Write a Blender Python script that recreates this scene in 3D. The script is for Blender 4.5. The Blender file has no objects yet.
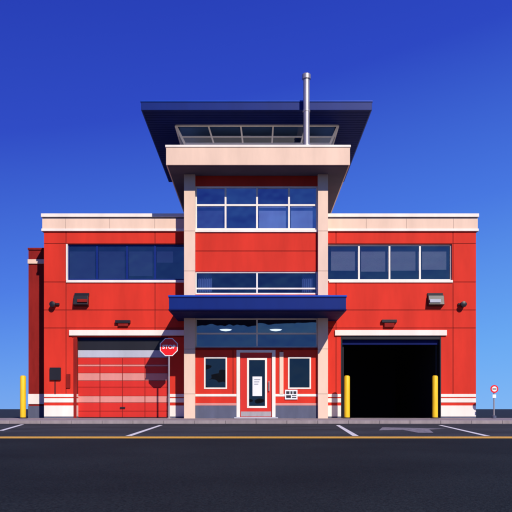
import bpy, math, random
from mathutils import Vector
random.seed(4)
CAMH=0.375; D=30.0; F=720.0
# elevation-drawing grid -> metres, on the plane at depth y
def X(p,y=0.0): return (p-256)*(D+y)/F
def Z(p,y=0.0): return CAMH+(409-p)*(D+y)/F

# ---------- materials ----------
def new_mat(name):
    m=bpy.data.materials.new(name); m.use_nodes=True
    nt=m.node_tree; b=nt.nodes["Principled BSDF"]; return m,nt,b
def paint(name,col,rough=0.55,var=0.12,scale=1.2,bump=0.15,bscale=60,metal=0.0,streak=True,spec=0.3):
    m,nt,b=new_mat(name); N=nt.nodes.new; L=nt.links.new
    geo=N("ShaderNodeNewGeometry")
    mp=N("ShaderNodeMapping"); mp.inputs["Scale"].default_value=(1,1,0.22 if streak else 1)
    L(geo.outputs["Position"],mp.inputs[0])
    n=N("ShaderNodeTexNoise"); n.inputs["Scale"].default_value=scale; n.inputs["Detail"].default_value=7; n.inputs["Roughness"].default_value=0.62
    L(mp.outputs[0],n.inputs["Vector"])
    r=N("ShaderNodeValToRGB"); r.color_ramp.elements[0].position=0.3; r.color_ramp.elements[1].position=0.7
    c=[x*(1-var) for x in col]; d=[min(1,x*(1+var*0.6)) for x in col]
    r.color_ramp.elements[0].color=(*c,1); r.color_ramp.elements[1].color=(*d,1)
    L(n.outputs["Fac"],r.inputs[0]); L(r.outputs[0],b.inputs["Base Color"])
    b.inputs["Roughness"].default_value=rough; b.inputs["Metallic"].default_value=metal
    b.inputs["Specular IOR Level"].default_value=spec
    n2=N("ShaderNodeTexNoise"); n2.inputs["Scale"].default_value=bscale; n2.inputs["Detail"].default_value=4
    L(geo.outputs["Position"],n2.inputs["Vector"])
    bm=N("ShaderNodeBump"); bm.inputs["Strength"].default_value=bump; bm.inputs["Distance"].default_value=0.01
    L(n2.outputs["Fac"],bm.inputs["Height"]); L(bm.outputs[0],b.inputs["Normal"])
    return m
RED=paint("red_render",(0.60,0.032,0.018),0.7,0.16,spec=.12)
REDP=paint("red_panel",(0.58,0.024,0.016),0.45,0.10,bump=0.05,spec=.25)
DRED=paint("dark_red_and_shade",(0.24,0.014,0.012),0.8,0.25,scale=3,spec=.1)  # own colour of small parts; on the annex, the wing's shade
CREAM=paint("cream_stone",(0.76,0.55,0.43),0.7,0.12,spec=.15)
WHITE=paint("white_trim",(0.80,0.73,0.66),0.5,0.12)
PINK=paint("pink_stripe",(0.62,0.24,0.21),0.5,0.12)
PGREY=paint("pale_grey",(0.42,0.44,0.52),0.5,0.12)
JOINT=paint("joint_backing",(0.14,0.010,0.010),0.9,0.1)  # dark red backing that shows in the panel joints
CJOINT=paint("stone_joint",(0.25,0.17,0.15),0.9,0.1)
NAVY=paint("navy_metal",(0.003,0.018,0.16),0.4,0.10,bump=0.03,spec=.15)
BLUE=paint("blue_edge_highlight",(0.010,0.060,0.42),0.3,0.10,bump=0.03)  # brighter than the navy: top-edge highlight put into the colour
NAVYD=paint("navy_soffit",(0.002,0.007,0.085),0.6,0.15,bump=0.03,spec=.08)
SOFF=paint("soffit_shade_grey",(0.085,0.07,0.09),0.8,0.12,spec=.1)
GREYB=paint("blue_grey_base",(0.09,0.10,0.16),0.8,0.18,scale=3)
DARK=paint("dark_metal",(0.012,0.012,0.018),0.4,0.2)
INT=paint("dark_interior",(0.012,0.014,0.026),0.9,0.2)  # near black: darkness of the unlit bay put into the colour
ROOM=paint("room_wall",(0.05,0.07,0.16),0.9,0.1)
STEEL=paint("steel",(0.50,0.45,0.44),0.38,0.18,metal=0.65,scale=3)
YEL=paint("yellow_paint",(0.82,0.50,0.01),0.45,0.14,scale=4)
BL_D=paint("blind_dark",(0.03,0.04,0.12),0.6,0.1)
BL_L=paint("blind_light",(0.24,0.24,0.29),0.6,0.08)
PALEB=paint("pale_blue",(0.30,0.38,0.60),0.8,0.2)
SIGNR=paint("sign_red",(0.75,0.012,0.014),0.3,0.05,bump=0.02)
SIGNW=paint("sign_white",(0.8,0.8,0.8),0.35,0.04,bump=0.02)
PAPER=paint("paper",(0.72,0.74,0.78),0.8,0.05)
INK=paint("ink",(0.03,0.03,0.04),0.8,0.05)
LAMP,_nt,_b=new_mat("lit_lamp"); _b.inputs["Emission Color"].default_value=(.85,.92,1,1); _b.inputs["Emission Strength"].default_value=1.6

def glass(name,refl,tint=(0.75,0.82,0.95),wob=.25):
    m=bpy.data.materials.new(name); m.use_nodes=True; nt=m.node_tree; nt.nodes.clear(); N=nt.nodes.new; L=nt.links.new
    o=N("ShaderNodeOutputMaterial"); mx=N("ShaderNodeMixShader"); t=N("ShaderNodeBsdfTransparent"); g=N("ShaderNodeBsdfGlossy")
    t.inputs[0].default_value=(*tint,1); g.inputs["Roughness"].default_value=0.02; g.inputs[0].default_value=(0.85,0.92,1,1)
    fr=N("ShaderNodeFresnel"); fr.inputs[0].default_value=1.5
    ma=N("ShaderNodeMath"); ma.operation='ADD'; ma.use_clamp=True; ma.inputs[1].default_value=refl
    geo=N("ShaderNodeNewGeometry"); n=N("ShaderNodeTexNoise"); n.inputs["Scale"].default_value=0.9; n.inputs["Detail"].default_value=2
    bm=N("ShaderNodeBump"); bm.inputs["Strength"].default_value=wob; bm.inputs["Distance"].default_value=0.06
    L(geo.outputs["Position"],n.inputs["Vector"]); L(n.outputs["Fac"],bm.inputs["Height"]); L(bm.outputs[0],g.inputs["Normal"])
    L(fr.outputs[0],ma.inputs[0]); L(ma.outputs[0],mx.inputs[0]); L(t.outputs[0],mx.inputs[1]); L(g.outputs[0],mx.inputs[2]); L(mx.outputs[0],o.inputs[0])
    return m
GL=glass("window_glass",0.12,(.75,.8,.92),.5); GLM=glass("mid_glass",0.10,(.40,.46,.62),.9); GLT=glass("tower_glass",0.30,(0.75,0.8,0.95),.8); GLC=glass("control_room_glass",0.05,(.75,.88,1)); GLD=glass("door_glass",0.03,(0.3,0.33,0.42),.6)

# ---------- geometry helpers ----------
def link(o,parent=None):
    bpy.context.scene.collection.objects.link(o)
    if parent: o.parent=parent
    return o
def mesh(name,v,f,mat,parent=None,bevel=0,smooth=False):
    me=bpy.data.meshes.new(name); me.from_pydata(v,[],f); me.materials.append(mat); me.update()
    o=bpy.data.objects.new(name,me); link(o,parent)
    if bevel:
        b=o.modifiers.new("bevel","BEVEL"); b.width=bevel; b.segments=2; b.limit_method='ANGLE'
    return o
BF=[(0,3,2,1),(4,5,6,7),(0,1,5,4),(1,2,6,5),(2,3,7,6),(3,0,4,7)]
def bv(x0,x1,y0,y1,z0,z1): return [(x0,y0,z0),(x1,y0,z0),(x1,y1,z0),(x0,y1,z0),(x0,y0,z1),(x1,y0,z1),(x1,y1,z1),(x0,y1,z1)]
def boxes(name,L,mat,parent=None,bevel=0):
    v=[];f=[]
    for b in L:
        n=len(v); v+=bv(*b); f+=[tuple(i+n for i in q) for q in BF]
    return mesh(name,v,f,mat,parent,bevel)
def box(name,x0,x1,y0,y1,z0,z1,mat,parent=None,bevel=0): return boxes(name,[(x0,x1,y0,y1,z0,z1)],mat,parent,bevel)
def pb(px0,px1,pt,pbm,y0,y1): return (X(px0,y0),X(px1,y0),y0,y1,Z(pbm,y0),Z(pt,y0))
def pbox(name,px0,px1,pt,pbm,y0,y1,mat,parent=None,bevel=0): return boxes(name,[pb(px0,px1,pt,pbm,y0,y1)],mat,parent,bevel)
def lathe(name,prof,c,mat,parent=None,seg=32,axis='Z'):
    v=[];f=[]
    for r,h in prof:
        for i in range(seg):
            a=2*math.pi*i/seg
            if axis=='Z': v.append((c[0]+r*math.cos(a),c[1]+r*math.sin(a),c[2]+h))
            else: v.append((c[0]+r*math.cos(a),c[1]+h,c[2]+r*math.sin(a)))
    for j in range(len(prof)-1):
        for i in range(seg):
            k=(i+1)%seg; f.append((j*seg+i,j*seg+k,(j+1)*seg+k,(j+1)*seg+i))
    f.append(tuple(range(seg))[::-1]); f.append(tuple(range((len(prof)-1)*seg,len(prof)*seg)))
    o=mesh(name,v,f,mat,parent)
    for p in o.data.polygons:
        p.use_smooth=len(p.vertices)==4
    if hasattr(o.data,"set_sharp_from_angle"): o.data.set_sharp_from_angle(angle=math.radians(40))
    return o
def prism(name,pts,y0,y1,mat,parent=None,bevel=0):
    n=len(pts); v=[(x,y0,z) for x,z in pts]+[(x,y1,z) for x,z in pts]
    f=[tuple(range(n)),tuple(range(n,2*n))[::-1]]+[(i,i+n,(i+1)%n+n,(i+1)%n) for i in range(n)]
    return mesh(name,v,f,mat,parent,bevel)
def beam(name,p,q,w,mat,parent):
    p=Vector(p);q=Vector(q);d=(q-p).normalized(); a=d.cross(Vector((0,1,0)))
    if a.length<0.2: a=d.cross(Vector((1,0,0)))
    a.normalize(); b=d.cross(a).normalized(); h=w/2
    v=[]
    for e in (p,q):
        for s,t in((-1,-1),(1,-1),(1,1),(-1,1)): v.append(tuple(e+a*s*h+b*t*h))
    return mesh(name,v,BF,mat,parent)
def empty(name,loc=(0,0,0)):
    o=bpy.data.objects.new(name,None); o.empty_display_size=0.3; link(o); return o

# ---------- building ----------
B=empty("fire_station")
def wall(name,px0,px1,pt,pbm,y,jx,jz,openings,mat,jmat,thick=0.3,g=0.013):
    xs=sorted(set([px0,px1]+jx+[o[0] for o in openings]+[o[1] for o in openings]))
    zs=sorted(set([pt,pbm]+jz+[o[2] for o in openings]+[o[3] for o in openings]))
    xs=[a for a in xs if px0<=a<=px1]; zs=[a for a in zs if pt<=a<=pbm]
    P=[];K=[]
    for i in range(len(xs)-1):
        for j in range(len(zs)-1):
            cx=(xs[i]+xs[i+1])/2; cz=(zs[j]+zs[j+1])/2
            if any(o[0]<cx<o[1] and o[2]<cz<o[3] for o in openings): continue
            x0,x1=X(xs[i],y),X(xs[i+1],y); z1,z0=Z(zs[j],y),Z(zs[j+1],y)
            K.append((x0,x1,y+0.02,y+thick,z0,z1))
            if xs[i] in jx:x0+=g
            if xs[i+1] in jx:x1-=g
            if zs[j] in jz:z1-=g
            if zs[j+1] in jz:z0+=g
            P.append((x0,x1,y,y+0.0195,z0,z1))
    boxes(name,P,mat,B); boxes(name+"_backing",K,jmat,B)
def window(name,px0,px1,pt,pbm,y,xs,zs,fmat,gmat,w=0.07,dep=0.09,glass_back=0.05):
    x0,x1=X(px0,y),X(px1,y); z1,z0=Z(pt,y),Z(pbm,y)
    L=[(x0,x0+w,y,y+dep,z0,z1),(x1-w,x1,y,y+dep,z0,z1),(x0+w,x1-w,y,y+dep,z1-w,z1),(x0+w,x1-w,y,y+dep,z0,z0+w)]
    for a in xs: L.append((X(a,y)-w/2,X(a,y)+w/2,y+0.004,y+dep-0.004,z0+w,z1-w))
    for a in zs:
        edges=[x0+w]+sum([[X(q,y)-w/2,X(q,y)+w/2] for q in xs],[])+[x1-w]
        for k in range(0,len(edges),2): L.append((edges[k],edges[k+1],y+0.008,y+dep-0.008,Z(a,y)-w/2,Z(a,y)+w/2))
    boxes(name+"_frame",L,fmat,B,0.006)
    # each pane sits a hair out of true, as real glazing does
    gx=[x0+.01]+[X(a,y) for a in xs]+[x1-.01]; gz=[z1-.01]+[Z(a,y) for a in zs]+[z0+.01]; v=[];f=[]
    for i in range(len(gx)-1):
        for j in range(len(gz)-1):
            t=random.uniform(-.012,.012); s=random.uniform(-.008,.008); n=len(v); yy=y+glass_back
            v+=[(gx[i],yy-t-s,gz[j+1]),(gx[i+1],yy-t+s,gz[j+1]),(gx[i+1],yy+t+s,gz[j]),(gx[i],yy+t-s,gz[j])]; f.append((n,n+1,n+2,n+3))
    mesh(name+"_glass",v,f,gmat,B)
def blinds(name,px0,px1,pt,pbm,y,mat):
    x0,x1=X(px0,y),X(px1,y); z1,z0=Z(pt,y),Z(pbm,y); v=[];f=[]; z=z1
    while z>z0:
        n=len(v); v+=[(x0,y-.02,z-.035),(x1,y-.02,z-.035),(x1,y+.015,z+.01),(x0,y+.015,z+.01)]; f.append((n,n+1,n+2,n+3)); z-=0.04
    return mesh(name,v,f,mat,B)

def wing(tag,pxa,pxb,xa,xb,jx,win,gar):
    wall(tag+"_wall",pxa,pxb,231.5,394,0.0,jx,[243.5,282,310,328],[win,gar],RED,JOINT)
    for k,(a,b) in enumerate(((pxa,gar[0]),(gar[1],pxb))):
        if b-a<2: continue
        pbox(f"{tag}_plinth_upper_{k}",a,b,394,397,-0.03,0.3,WHITE,B,0.006)
        pbox(f"{tag}_plinth_line_{k}",a,b,397,398.2,-0.012,0.3,RED,B)
        pbox(f"{tag}_plinth_mid_{k}",a,b,398.2,402.5,-0.03,0.3,WHITE,B,0.006)
        pbox(f"{tag}_plinth_stripe_{k}",a,b,402.5,405.5,-0.012,0.3,RED,B)
        q=pb(a,b,405.5,420,-0.035,0.3); boxes(f"{tag}_plinth_base_{k}",[(q[0],q[1],q[2],q[3],0.06,q[5])],WHITE,B,0.006)
        boxes(f"{tag}_plinth_foot_{k}",[(q[0],q[1],-0.02,q[3],-0.12,0.059)],GREYB,B)
    z1=Z(231.5)
    out_x=(xa,xa+0.25) if tag=="l" else (xb-0.25,xb)
    box(tag+"_side_wall",out_x[0],out_x[1],0.301,14,-0.12,z1,RED,B)
    box(tag+"_back_wall",xa,xb,14.001,14.25,-0.12,z1,RED,B)
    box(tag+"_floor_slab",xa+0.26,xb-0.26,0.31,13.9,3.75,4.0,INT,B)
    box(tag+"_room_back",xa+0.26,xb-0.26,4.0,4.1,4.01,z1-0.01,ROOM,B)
    def slab(n,pt,pbm,o,mat):
        a=(xa-o) if tag=="l" else xa; b=xb if tag=="l" else xb+o
        box(f"{tag}_{n}",a,b,-o,14.25+o,Z(pbm),Z(pt),mat,B,0.008)
    slab("cornice_cap",214,217.5,0.10,WHITE); slab("cornice_shadow_gap",217.5,219,0.03,GREYB)
    slab("cornice_frieze",219,229,0.06,CREAM); slab("cornice_drip",229,231.5,0.09,WHITE)
wing("l",44,187,X(44),-2.885,[66,155],(67,187,244,281),(77,168,336,420))
wing("r",325,476,2.885,X(476),[336,453],(325,452,244,281),(341,441,336,420))
boxes("cornice_end_joints",[(X(p)-.006,X(p)+.006,-.064,-.058,Z(229),Z(219)) for p in (66,110,155,366,406,453)],CJOINT,B)
pbox("lintel",69,184,330,335.5,-0.09,0.0,WHITE,B,0.008); pbox("lintel_b",335,447,330,335.5,-0.09,0.0,WHITE,B,0.008)
pbox("lintel_soffit_trim",72,184,335.6,337,-0.03,0.12,DRED,B)
window("left_band",67,187,244,281,0.09,[97,127,155],[],NAVY,GL,0.09)
window("right_band",325,452,244,281,0.09,[359,389.5,420],[],WHITE,GL,0.075)
pbox("left_sill",66,184,280,282.5,-0.05,0.085,WHITE,B,0.006); pbox("right_sill",329,453,280,282.5,-0.05,0.085,WHITE,B,0.006)
pbox("left_jamb",66,67.6,244,280,-0.02,0.088,WHITE,B)
for i,(a,b,c) in enumerate(((69.5,95.5,279),(99,125,279),(129,153.5,275),(157,186,262))): blinds(f"left_blind_{i}",a,b,246.5,c,0.35,BL_D)
for i,(a,b,c) in enumerate(((331,357.5,270),(361,388,271),(391,418.5,270),(422,450,269))): blinds(f"right_blind_{i}",a,b,246,c,0.35,BL_L)
gy=0.20
def gp(n,t,b,m,o=0): pbox("roller_door_"+n,77.2,167.8,t,b,gy-o,gy+0.06,m,B,0.008)
gp("hood",336.5,340,NAVYD,0.03); gp("dark_strip",340,350,DARK); gp("pale_panel",350.2,357.5,PGREY,0.02); gp("p1",357.8,364.5,REDP,0.01)  # the strip above the pale panel is plain dark
gp("s1",364.7,366.3,PINK,0.015); gp("p2",366.5,373,REDP,0.01); gp("s2",373.2,380.5,PINK,0.0); gp("p3",380.8,387,REDP,0.01); gp("p3b",387.3,396,REDP,0.01)
gp("s3",396.2,402.5,PINK,0.0); gp("p4",402.8,411,REDP,0.01); gp("p5",411.3,417.2,REDP,0.01); gp("rubber_seal",417.3,418.5,DARK)
for k,px in enumerate((100,122.5,145)): pbox(f"roller_door_stile_{k}",px-0.3,px+0.3,358,417,gy-0.02,gy-0.0155,DRED,B)
pbox("roller_door_handle",120,125,407,408.5,gy-0.06,gy-0.012,DARK,B)
pbox("door_track",73.5,76.6,338,418,-0.05,-0.001,DRED,B,0.005)
gx0,gx1=X(341),X(441)
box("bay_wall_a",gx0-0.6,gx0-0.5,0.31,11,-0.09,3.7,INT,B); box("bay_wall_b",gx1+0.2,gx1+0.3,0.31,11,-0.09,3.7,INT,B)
box("bay_back",gx0-0.49,gx1+0.19,10.8,10.9,-0.09,3.7,INT,B); box("bay_floor",gx0-0.02,gx1+0.02,0.02,10.8,-0.09,-0.02,DARK,B)  # floor coloured near black too, for the dark of the bay
boxes("bay_door_frame",[(gx0,gx0+0.05,-0.02,0.16,0,Z(336)),(gx1-0.05,gx1,-0.02,0.16,0,Z(336)),(gx0+.05,gx1-.05,-0.015,0.16,Z(339.5),Z(336))],DARK,B,0.004)
box("bay_raised_door",gx0+.06,gx1-.06,0.17,0.24,Z(344.5),Z(337),NAVYD,B,0.01)
boxes("bay_tracks",[(gx0+.10,gx0+.15,.3,.4,0,3.2),(gx1-.15,gx1-.10,.3,.4,0,3.2)],DARK,B)
ay=2.0
box("annex_wall",X(28.5,ay),X(44)-0.003,ay,12,-0.12,Z(264,ay),DRED,B)  # shade from the wing is put into the annex's dark red
box("annex_band",X(28,ay),X(44)-0.003,ay-0.06,12,Z(263.9,ay),Z(259.5,ay),CREAM,B,0.006)
box("annex_parapet",X(28.5,ay),X(44)-0.003,ay,12,Z(259.4,ay),Z(250,ay),DRED,B)
box("annex_coping",X(28,ay),X(44)-0.003,ay-0.05,12,Z(249.9,ay),Z(248,ay),DRED,B)
box("annex_plinth",X(28.3,ay),X(44)-0.003,ay-0.03,ay-0.001,Z(404,ay),Z(394,ay),WHITE,B)
box("annex_plinth_base",X(28.3,ay),X(44)-0.003,ay-0.03,ay-0.001,-0.1,Z(406,ay),GREYB,B)

# ----- tower -----
ty=-1.0; cy=-1.2
slab_b=Z(165,-2.2); slab_t=Z(145,-2.2)
for tag,(a,b) in (("l",(184,195)),("r",(318,328))):
    cuts=[slab_b]+[Z(p,cy) for p in (231,271,349,394)]+[-0.1]
    P=[]
    for k in range(len(cuts)-1): P.append((X(a,cy),X(b,cy),cy,0.0,cuts[k+1]+0.005,cuts[k]-0.005 if k else cuts[k]))
    boxes("column_"+tag,P,CREAM,B,0.008)
    box("column_core_"+tag,X(a,cy)+.015,X(b,cy)-.015,cy+.015,-0.01,-0.1,slab_b,CJOINT,B)
cl,cr=195,318
wall("tower_wall",cl,cr,174,294.5,ty,[],[251],[(cl,cr,186,230),(cl,cr,271.5,294.5)],RED,JOINT,0.25)
window("tower_upper",cl,cr,186,230,ty+.04,[225.5,257,289],[205],WHITE,GLT,0.075)
window("tower_middle",cl,cr,271.5,294.5,ty+.04,[257],[288.5],WHITE,GLM,0.065)
wall("canopy_back_wall",cl,cr,294.5,318,ty,[],[],[],RED,JOINT,0.25)
window("lobby",cl,cr,318,348,ty+.04,[257],[333.5],WHITE,GL,0.065)
pbox("tower_upper_sill",cl,cr,229.6,232,ty-.06,ty+.038,WHITE,B,0.005)
pbox("lobby_sill",cl,cr,347.5,350,ty-.05,ty+.038,DRED,B,0.005)
tx=-X(184,cy)
box("tower_side_l",-tx,-tx+.2,0.001,6,4.0,slab_b,RED,B); box("tower_side_r",tx-.2,tx,0.001,6,4.0,slab_b,RED,B)
box("tower_back",-tx,tx,6.001,6.2,4,slab_b,RED,B)
box("tower_room_back",-tx+.21,tx-.21,2.6,2.7,4.7,slab_b-.01,ROOM,B); box("tower_floor",-tx+.21,tx-.21,-.74,2.59,6.3,6.5,ROOM,B)
box("lobby_back",-tx+.21,tx-.21,2.6,2.7,-.09,4.0,ROOM,B); box("lobby_ceiling",-tx+.21,tx-.21,0.0,2.59,4.06,4.2,ROOM,B); box("lobby_floor",-tx+.21,tx-.21,-.74,2.59,-.09,0.0,GREYB,B)
for k,x in enumerate((-1.3,0.85)):
    lathe(f"pendant_lamp_shade_{k}",[(.30,0),(.33,.05),(.20,.12),(.03,.14)],(x,0.9,3.78),SIGNW,B); lathe(f"pendant_lamp_bulb_{k}",[(.05,-.06),(.20,-.035),(.26,-.002)],(x,.9,3.78),LAMP,B)
    lathe(f"pendant_lamp_cord_{k}",[(.012,0),(.012,.16)],(x,.9,3.91),DARK,B,8)
# reception furniture glimpsed through the lobby glass
box("reception_desk",-2.2,-.6,1.2,1.7,0.001,1.05,PGREY,B,.02)
for i,(a,b,t,c) in enumerate(((259,287.5,206.5,229),(291,316,206.5,229),(197,224,206.5,229))):
    q=pb(a,b,t,c,ty+.25,ty+.27); boxes(f"tower_panel_{i}",[q],PALEB if i<2 else BL_D,B)  # flat panels behind the lower panes, two pale blue, one dark
# half-drawn drapes behind the middle strip
for i,(a,b) in enumerate(((198,212),(302,315))):
    v=[];f=[];n=24; x0,x1=X(a,ty+.3),X(b,ty+.3); z0,z1=Z(294,ty+.3),Z(272,ty+.3)
    for k in range(n+1):
        x=x0+(x1-x0)*k/n; yy=ty+.3+.03*math.sin(k*1.6); v+=[(x,yy,z0),(x,yy,z1)]
        if k: f.append((2*k-2,2*k,2*k+1,2*k-1))
    mesh(f"drape_{i}",v,f,PALEB,B)
sx0,sx1=X(166,-2.2),X(350,-2.2)
box("terrace_fascia",sx0,sx1,-2.2,7,slab_b,slab_t-.09,CREAM,B,0.012)
box("terrace_cap",sx0-.03,sx1+.03,-2.23,7.03,slab_t-.089,slab_t,WHITE,B,0.01)
box("terrace_soffit",sx0+.06,sx1-.06,-2.14,6.94,slab_b-.03,slab_b+.001,SOFF,B)  # underside of the cream slab, its shade painted in as dark grey
ex0,ex1,ey0,ey1=-4.52,4.56,-1.7,7.3
rb=Z(110,-1.7); rt=Z(102,-1.7)
T=[(-3.32,-.2),(3.40,-.2),(3.40,4.5),(-3.32,4.5)]; S=[(-2.97,.1),(3.09,.1),(3.09,4.2),(-2.97,4.2)]; zt=rb-.02; zs=Z(144.3,.1)
v=[(x,y,zt) for x,y in T]+[(x,y,zs) for x,y in S]
mesh("control_room_glass",v,[(4,5,1,0),(5,6,2,1),(6,7,3,2),(7,4,0,3)],GLC,B)
tm=lambda a,b,t:[a[i]*(1-t)+b[i]*t for i in(0,1)]
for k in range(4):
    n=(k+1)%4
    beam(f"cr_head_{k}",(*T[k],zt),(*T[n],zt),.08,WHITE,B); beam(f"cr_sill_{k}",(*S[k],zs),(*S[n],zs),.10,WHITE,B); beam(f"cr_corner_{k}",(*T[k],zt),(*S[k],zs),.09,WHITE,B)
    cnt=5 if k in(0,2) else 4
    for j in range(1,cnt):
        t=j/cnt; p=tm(T[k],T[n],t); q=tm(S[k],S[n],t)
        beam(f"cr_mull_{k}_{j}",(*p,zt),(*q,zs),.065,WHITE,B)
beam("cr_transom",(*tm(S[0],T[0],.4),zs+(zt-zs)*.4),(*tm(S[1],T[1],.4),zs+(zt-zs)*.4),.05,WHITE,B)
CEIL=paint("control_room_ceiling",(.16,.26,.50),.8,.1)
box("control_room_ceiling",-3.2,3.28,-.05,4.35,rb-.045,rb-.012,CEIL,B)
box("control_room_base",-2.95,3.07,.14,4.15,slab_t,zs-.05,SOFF,B)
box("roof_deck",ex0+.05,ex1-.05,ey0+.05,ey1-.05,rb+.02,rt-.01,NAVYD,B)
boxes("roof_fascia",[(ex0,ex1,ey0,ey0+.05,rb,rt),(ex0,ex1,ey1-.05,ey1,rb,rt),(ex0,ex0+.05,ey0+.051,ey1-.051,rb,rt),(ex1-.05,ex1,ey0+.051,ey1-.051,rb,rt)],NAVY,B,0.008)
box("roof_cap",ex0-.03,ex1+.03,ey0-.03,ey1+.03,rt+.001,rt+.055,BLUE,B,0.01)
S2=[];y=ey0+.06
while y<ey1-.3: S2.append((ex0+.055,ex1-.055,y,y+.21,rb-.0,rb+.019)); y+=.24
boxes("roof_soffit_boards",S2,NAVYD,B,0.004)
lathe("flue",[(.19,0),(.19,.05),(.125,.08),(.125,1.35),(.145,1.36),(.145,1.42),(.125,1.43),(.125,2.62),(.17,2.63),(.17,2.80),(.14,2.83)],(1.96,-2.0,slab_t),STEEL,B)
c0,c1=X(168,-3.3),X(347,-3.3); cz0,cz1=Z(309,-3.3),Z(295,-3.3)
box("canopy_body",c0+.03,c1-.03,-3.27,-.01,cz0,cz1-.10,NAVY,B,0.01)
box("canopy_top_flashing",c0,c1,-3.3,-.008,cz1-.07,cz1,BLUE,B,0.015)
box("canopy_top_tray",c0+.015,c1-.015,-3.285,-.009,cz1-.099,cz1-.071,NAVYD,B)
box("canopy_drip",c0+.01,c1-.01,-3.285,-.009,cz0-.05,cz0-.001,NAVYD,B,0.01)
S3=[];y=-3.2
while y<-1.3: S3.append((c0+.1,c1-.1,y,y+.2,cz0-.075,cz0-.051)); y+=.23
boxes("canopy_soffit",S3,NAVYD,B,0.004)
wall("entrance_wall",cl,cr,350,394,ty,[233,282],[],[(204,227,357,389),(236.5,275.5,350,394),(288,311,357,389)],RED,JOINT,0.25)
for k,(a,b) in enumerate(((cl,236.5),(275.5,cr))):
    pbox(f"entrance_stripe_{k}",a,b,394,396.5,ty-.02,ty+.2,WHITE,B,0.004); pbox(f"entrance_red_course_{k}",a,b,396.6,403,ty,ty+.2,RED,B); pbox(f"entrance_stripe_low_{k}",a,b,403.1,405.5,ty-.02,ty+.2,PINK,B,0.004)
    q=pb(a,b,405.6,420,ty-.03,ty+.2); boxes(f"entrance_base_{k}",[(q[0],q[1],q[2],q[3],-.1,q[5])],GREYB,B,0.006)
for n,a,b in(("l",204,227),("r",288,311)): window("entrance_window_"+n,a,b,357,389,ty-.02,[],[],WHITE,GLD,0.06,0.12)
boxes("door_frame",[pb(236.5,240,350,419,ty-.04,ty+.2),pb(272,275.5,350,419,ty-.04,ty+.2),pb(240,272,350,352.5,ty-.04,ty+.2)],WHITE,B,0.006)
pbox("entrance_pilaster",279.5,283.5,352,394,ty-.04,ty-.001,CREAM,B,0.005)
dy=ty+.02
boxes("door_leaf",[pb(240.3,248,352.8,417.6,dy,dy+.05),pb(266,271.7,352.8,417.6,dy,dy+.05),pb(248,266,352.8,359,dy,dy+.05),pb(248,266,407,417.6,dy,dy+.05)],REDP,B,0.004)
boxes("door_glazing_bead",[pb(247,249,358,408,dy-.015,dy-.001),pb(265,267,358,408,dy-.015,dy-.001),pb(249,265,358,360,dy-.015,dy-.001),pb(249,265,406,408,dy-.015,dy-.001)],WHITE,B,0.003)
q=pb(249,265,360,406,dy+.02,0); mesh("door_glass",[(q[0],dy+.02,q[4]),(q[1],dy+.02,q[4]),(q[1],dy+.02,q[5]),(q[0],dy+.02,q[5])],[(0,1,2,3)],GLD,B)
pbox("door_notice",252.5,262,376.5,396,dy+.005,dy+.012,PAPER,B)
for k in range(3): pbox(f"notice_line_{k}",254.2,260.3-(k%3),379.4+k*2.2,380+k*2.2,dy+.002,dy+.0045,GREYB,B)
pbox("door_handle",268.5,269.6,381,391,dy-.09,dy-.07,STEEL,B,0.004); pbox("door_handle_fix",268.6,269.5,382,383,dy-.07,dy,STEEL,B); pbox("door_handle_fix_b",268.6,269.5,389,390,dy-.07,dy,STEEL,B)
pbox("door_kickplate",241,271,411.5,416.5,dy-.006,dy-.0005,STEEL,B)
box("door_step",X(234,-1.5),X(278,-1.5),-1.5,-1.06,0.001,.05,PGREY,B,0.01)
pbox("wall_notice",285,297.5,389.8,399.5,ty-.05,ty-.022,PAPER,B,0.003)
for k,(a,b,t,u) in enumerate(((286.2,289.5,391.2,394),(290.5,292.5,391.2,394),(293.5,296.3,391.2,394),(286.2,291,395.2,398),(292,296.3,395.2,396),(292,296.3,397,398))): pbox(f"wall_notice_mark_{k}",a,b,t,u,ty-.056,ty-.051,INK,B)
def flood(n,a,b,t,u):
    pbox(n+"_plate",a,b,t,t+3,-.06,-.001,DARK,B,0.004)
    x0,x1=X(a),X(b); z1,z0=Z(t+2),Z(u)
    v=[(x0,-.001,z0),(x1,-.001,z0),(x1,-.26,z0+.05),(x0,-.26,z0+.05),(x0,-.001,z1),(x1,-.001,z1),(x1,-.16,z1-.04),(x0,-.16,z1-.04)]
    mesh(n+"_hood",v,[(0,3,2,1),(4,5,6,7),(0,1,5,4),(1,2,6,5),(2,3,7,6),(3,0,4,7)],DARK,B,0.01)
flood("siren_l",74.5,89,293,306.5); flood("siren_r",427.5,443,293,306.5)
pbox("siren_r_lens",430,441,299,302.5,-.30,-.24,PGREY,B,.01); pbox("siren_l_lens",77,87,299,302,-.30,-.24,DRED,B,.01)
pbox("bay_lamp_l",115,130,320,323,-.16,-.001,DARK,B,.01); pbox("bay_lamp_l_lens",118,128,323,326,-.13,-.002,DRED,B,.01)
pbox("bay_lamp_r",382,397,319.5,322.5,-.16,-.001,DARK,B,.01); pbox("bay_lamp_r_lens",384.5,394.5,322.5,327,-.13,-.002,DRED,B,.01)
for n,px in(("l",54),("r",462)):
    lathe("spot_"+n,[(.05,-.30),(.12,-.28),(.12,-.10),(.05,-.04),(.04,0)],(X(px),0,Z(305)),DARK,B,20,'Y')
    pbox("spot_arm_"+n,px-3.5,px+5,303,305,-.1,-.001,DARK,B,.005)
pbox("meter_box",49.5,60.5,367.5,380,-.10,-.001,DARK,B,.01)
pbox("conduit",54.6,55.4,380.2,394,-.05,-.02,DARK,B)
pbox("entry_keypad",66,70,374,388,-.06,-.001,DRED,B,.005)

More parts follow.
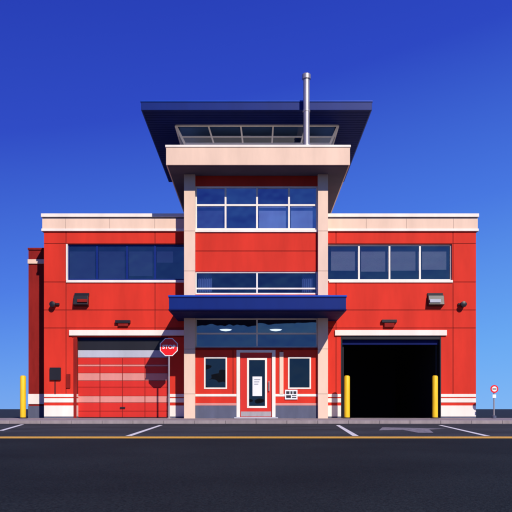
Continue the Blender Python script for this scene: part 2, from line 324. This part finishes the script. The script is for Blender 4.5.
# ---------- street furniture ----------
def bollard(px,name="bollard"):
    y=-1.0; x=X(px,y); e=empty(name); e.location=(x,y,0)
    h=Z(375.5,y)
    lathe("post",[(.115,0),(.115,h-.06),(.10,h-.02),(.06,h),(.0001,h+.005)],(0,0,0),YEL,e)
    lathe("base_flange",[(.17,0.001),(.17,.025),(.12,.04)],(0,0,0),DARK,e)
for p in(23,347,435): bollard(p)
y=-1.5; x=X(169,y); S0=empty("stop_sign"); S0.location=(x,y,0)
zc=Z(347.2,y); r=8.9*(D+y)/F/math.cos(math.pi/8)
oc=lambda r:[(r*math.cos(math.pi/8+i*math.pi/4),zc+r*math.sin(math.pi/8+i*math.pi/4)) for i in range(8)]
lathe("pole",[(.035,0),(.035,zc+.3),(.02,zc+.31)],(0,0,0),STEEL,S0,16); lathe("foot",[(.12,.001),(.12,.02),(.05,.035)],(0,0,0),STEEL,S0,20)
prism("plate_white_border",oc(r),-.055,-.04,SIGNW,S0); prism("plate_red",oc(r*.91),-.059,-.0553,SIGNR,S0)
cu=bpy.data.curves.new("lettering","FONT"); cu.body="STOP"; cu.align_x='CENTER'; cu.align_y='CENTER'; cu.size=.215; cu.extrude=.001; cu.offset=.006; cu.materials.append(SIGNW)
t=bpy.data.objects.new("lettering",cu); link(t,S0); t.location=(0,-.062,zc); t.rotation_euler=(math.pi/2,0,0)
y=-1.0; R=empty("road_sign"); R.location=(X(494,y),y,0); zc2=Z(389,y)
lathe("pole",[(.028,0),(.028,zc2+.1)],(0,0,0),STEEL,R,14); lathe("disc_back",[(.16,-.05),(.16,-.035)],(0,0,zc2),SIGNR,R,28,'Y')
lathe("disc_face",[(.105,-.056),(.105,-.051)],(0,0,zc2),SIGNW,R,28,'Y'); box("bar",-.08,.08,-.061,-.057,zc2-.02,zc2+.02,INK,R)
box("small_plate",-.07,.07,-.045,-.03,zc2-.36,zc2-.22,SIGNW,R); lathe("foot",[(.09,.001),(.09,.1),(.03,.12)],(0,0,0),GREYB,R,18)

# ---------- ground ----------
def asphalt(name,c,var):
    m,nt,b=new_mat(name); N=nt.nodes.new; L=nt.links.new; geo=N("ShaderNodeNewGeometry")
    n1=N("ShaderNodeTexNoise"); n1.inputs["Scale"].default_value=0.5; n1.inputs["Detail"].default_value=7
    n2=N("ShaderNodeTexNoise"); n2.inputs["Scale"].default_value=70; n2.inputs["Detail"].default_value=3
    vo=N("ShaderNodeTexVoronoi"); vo.inputs["Scale"].default_value=110
    for n in(n1,n2,vo): L(geo.outputs["Position"],n.inputs["Vector"])
    r=N("ShaderNodeValToRGB"); r.color_ramp.elements[0].position=.3; r.color_ramp.elements[1].position=.72
    r.color_ramp.elements[0].color=(*[k*(1-var) for k in c],1); r.color_ramp.elements[1].color=(*[k*(1+var) for k in c],1)
    L(n1.outputs["Fac"],r.inputs[0])
    mr=N("ShaderNodeMapRange"); mr.inputs[1].default_value=.3; mr.inputs[2].default_value=.75; mr.inputs[3].default_value=.35; mr.inputs[4].default_value=1.9
    L(n2.outputs["Fac"],mr.inputs[0]); mm=N("ShaderNodeMix"); mm.data_type='RGBA'; mm.blend_type='MULTIPLY'; mm.inputs[0].default_value=1
    L(r.outputs[0],mm.inputs[6]); L(mr.outputs[0],mm.inputs[7]); L(mm.outputs[2],b.inputs["Base Color"])
    b.inputs["Roughness"].default_value=.9; b.inputs["Specular IOR Level"].default_value=.1
    bm=N("ShaderNodeBump"); bm.inputs["Strength"].default_value=.6; bm.inputs["Distance"].default_value=.006
    L(vo.outputs["Distance"],bm.inputs["Height"]); L(bm.outputs[0],b.inputs["Normal"]); return m
ROAD=asphalt("road_asphalt",(.0145,.0185,.0195),.3); LANE=asphalt("lay_by_asphalt",(.042,.046,.052),.25); GRD=asphalt("ground_surface",(.027,.034,.045),.2)
def sheet(name,x0,x1,y0,y1,z,mat): return mesh(name,[(x0,y0,z),(x1,y0,z),(x1,y1,z),(x0,y1,z)],[(0,1,2,3)],mat)
sheet("ground",-3000,3000,-3000,3000,-.108,GRD)
sheet("road",-200,200,-45,-17.6,-.104,ROAD)
sheet("lay_by",-200,200,-17.6,-6.62,-.104,LANE)
m,nt,b=new_mat("concrete_paving"); N=nt.nodes.new; L=nt.links.new; geo=N("ShaderNodeNewGeometry")
br=N("ShaderNodeTexBrick"); br.offset=0; br.inputs["Scale"].default_value=1; br.inputs["Brick Width"].default_value=1.5; br.inputs["Row Height"].default_value=1.6; br.inputs["Mortar Size"].default_value=.012
br.inputs["Color1"].default_value=(.25,.215,.22,1); br.inputs["Color2"].default_value=(.31,.26,.265,1); br.inputs["Mortar"].default_value=(.08,.07,.07,1)
L(geo.outputs["Position"],br.inputs["Vector"]); n=N("ShaderNodeTexNoise"); n.inputs["Scale"].default_value=3; n.inputs["Detail"].default_value=8; L(geo.outputs["Position"],n.inputs["Vector"])
mx=N("ShaderNodeMix"); mx.data_type='RGBA'; mx.blend_type='OVERLAY'; mx.inputs[0].default_value=.5; L(br.outputs[0],mx.inputs[6]); L(n.outputs["Fac"],mx.inputs[7]); L(mx.outputs[2],b.inputs["Base Color"]); b.inputs["Roughness"].default_value=.85
PAVE=m
KERB=paint("kerb_stone",(.30,.25,.26),.8,.25,scale=3)
box("pavement",-80,80,-6.46,0.0,-.12,-.0,PAVE)
boxes("kerb",[(-80+i*1.0+.003,-80+(i+1)*1.0-.003,-6.62,-6.462,-.12,.003) for i in range(160)],KERB,None,.012)
def mark_mat(name,c,worn):
    m,nt,b=new_mat(name); N=nt.nodes.new; L=nt.links.new; geo=N("ShaderNodeNewGeometry")
    n=N("ShaderNodeTexNoise"); n.inputs["Scale"].default_value=9; n.inputs["Detail"].default_value=9; n.inputs["Roughness"].default_value=.75; L(geo.outputs["Position"],n.inputs["Vector"])
    r=N("ShaderNodeValToRGB"); r.color_ramp.elements[0].position=worn-.05; r.color_ramp.elements[1].position=worn+.05
    r.color_ramp.elements[0].color=(.06,.06,.07,1); r.color_ramp.elements[1].color=(*c,1); L(n.outputs["Fac"],r.inputs[0]); L(r.outputs[0],b.inputs["Base Color"]); b.inputs["Roughness"].default_value=.7; return m
MY=mark_mat("yellow_marking",(.80,.42,.03),.38); MW=mark_mat("white_marking",(.78,.76,.74),.38); MWo=mark_mat("worn_marking",(.26,.25,.27),.46)
sheet("edge_line",-200,200,-18.35,-17.55,-.1,MY)
def line(a,b2,w,name="parking_line"):
    a=Vector(a);b2=Vector(b2);h=Vector((w/2,0))
    mesh(name,[(a.x-h.x,a.y,-.1),(b2.x-h.x,b2.y,-.1),(b2.x+h.x,b2.y,-.1),(a.x+h.x,a.y,-.1)],[(0,1,2,3)],MW)
line((-2.80,-8.8),(-2.25,-17.3),.11); line((2.41,-8.8),(1.76,-17.3),.11); line((5.42,-8.8),(4.08,-17.3),.11); line((-7.2,-7.8),(-5.6,-14.2),.11)
mesh("turn_arrow",[(3.30,-11.2,-.1),(4.6,-12.6,-.1),(4.02,-13.3,-.1),(3.55,-15.6,-.1),(3.25,-15.6,-.1),(3.35,-13.6,-.1),(2.75,-13.9,-.1)],[(0,6,5,4,3,2,1)],MWo)

# ---------- light ----------
az=math.radians(22); el=math.radians(33)
d=Vector((math.sin(az)*math.cos(el),-math.cos(az)*math.cos(el),math.sin(el)))
s=bpy.data.lights.new("sun","SUN"); s.energy=4.8; s.angle=math.radians(.5); s.color=(1,.92,.81)
so=bpy.data.objects.new("sun",s); link(so); so.rotation_euler=d.to_track_quat('Z','Y').to_euler()
w=bpy.data.worlds.new("World"); bpy.context.scene.world=w; w.use_nodes=True; nt=w.node_tree; bg=nt.nodes["Background"]; N=nt.nodes.new; L=nt.links.new
sk=N("ShaderNodeTexSky"); sk.sky_type='NISHITA'; sk.sun_disc=False; sk.sun_elevation=el; sk.sun_rotation=math.pi-az
sk.air_density=1.0; sk.dust_density=0.0; sk.ozone_density=8
# clear deep-blue air: colour of the sky by elevation, blended with the physical sky
tc=N("ShaderNodeTexCoord"); sp=N("ShaderNodeSeparateXYZ"); L(tc.outputs["Generated"],sp.inputs[0])
m1=N("ShaderNodeMath"); m1.operation='MULTIPLY_ADD'; m1.inputs[1].default_value=-.20; L(sp.outputs[0],m1.inputs[0]); L(sp.outputs[2],m1.inputs[2])
mr=N("ShaderNodeMapRange"); mr.inputs[1].default_value=-.1; mr.inputs[2].default_value=.6; L(m1.outputs[0],mr.inputs[0])
cr_=N("ShaderNodeValToRGB"); e=cr_.color_ramp.elements
e[0].position=0; e[0].color=(.17,.44,.90,1); e[1].position=1; e[1].color=(.012,.028,.42,1)
for p,c in((.18,(.12,.36,.86)),(.45,(.055,.17,.74)),(.72,(.020,.052,.54))):
    k=e.new(p); k.color=(*c,1)
L(mr.outputs[0],cr_.inputs[0])
sc_=N("ShaderNodeVectorMath"); sc_.operation='SCALE'; sc_.inputs[3].default_value=10.5; L(cr_.outputs[0],sc_.inputs[0])
mx=N("ShaderNodeMix"); mx.data_type='RGBA'; mx.inputs[0].default_value=.90; L(sk.outputs[0],mx.inputs[6]); L(sc_.outputs[0],mx.inputs[7])
L(mx.outputs[2],bg.inputs[0]); bg.inputs[1].default_value=.10
# ---------- camera ----------
c=bpy.data.cameras.new("camera"); co=bpy.data.objects.new("camera",c); link(co); co.location=(0,-D,CAMH); co.rotation_euler=(math.pi/2,0,0)
c.lens=F/512*36; c.sensor_width=36; c.shift_y=(409-256)/512; c.clip_end=5000; c.clip_start=.1
sc=bpy.context.scene; sc.camera=co; sc.view_settings.view_transform='Standard'; sc.view_settings.look='None'; sc.view_settings.exposure=0
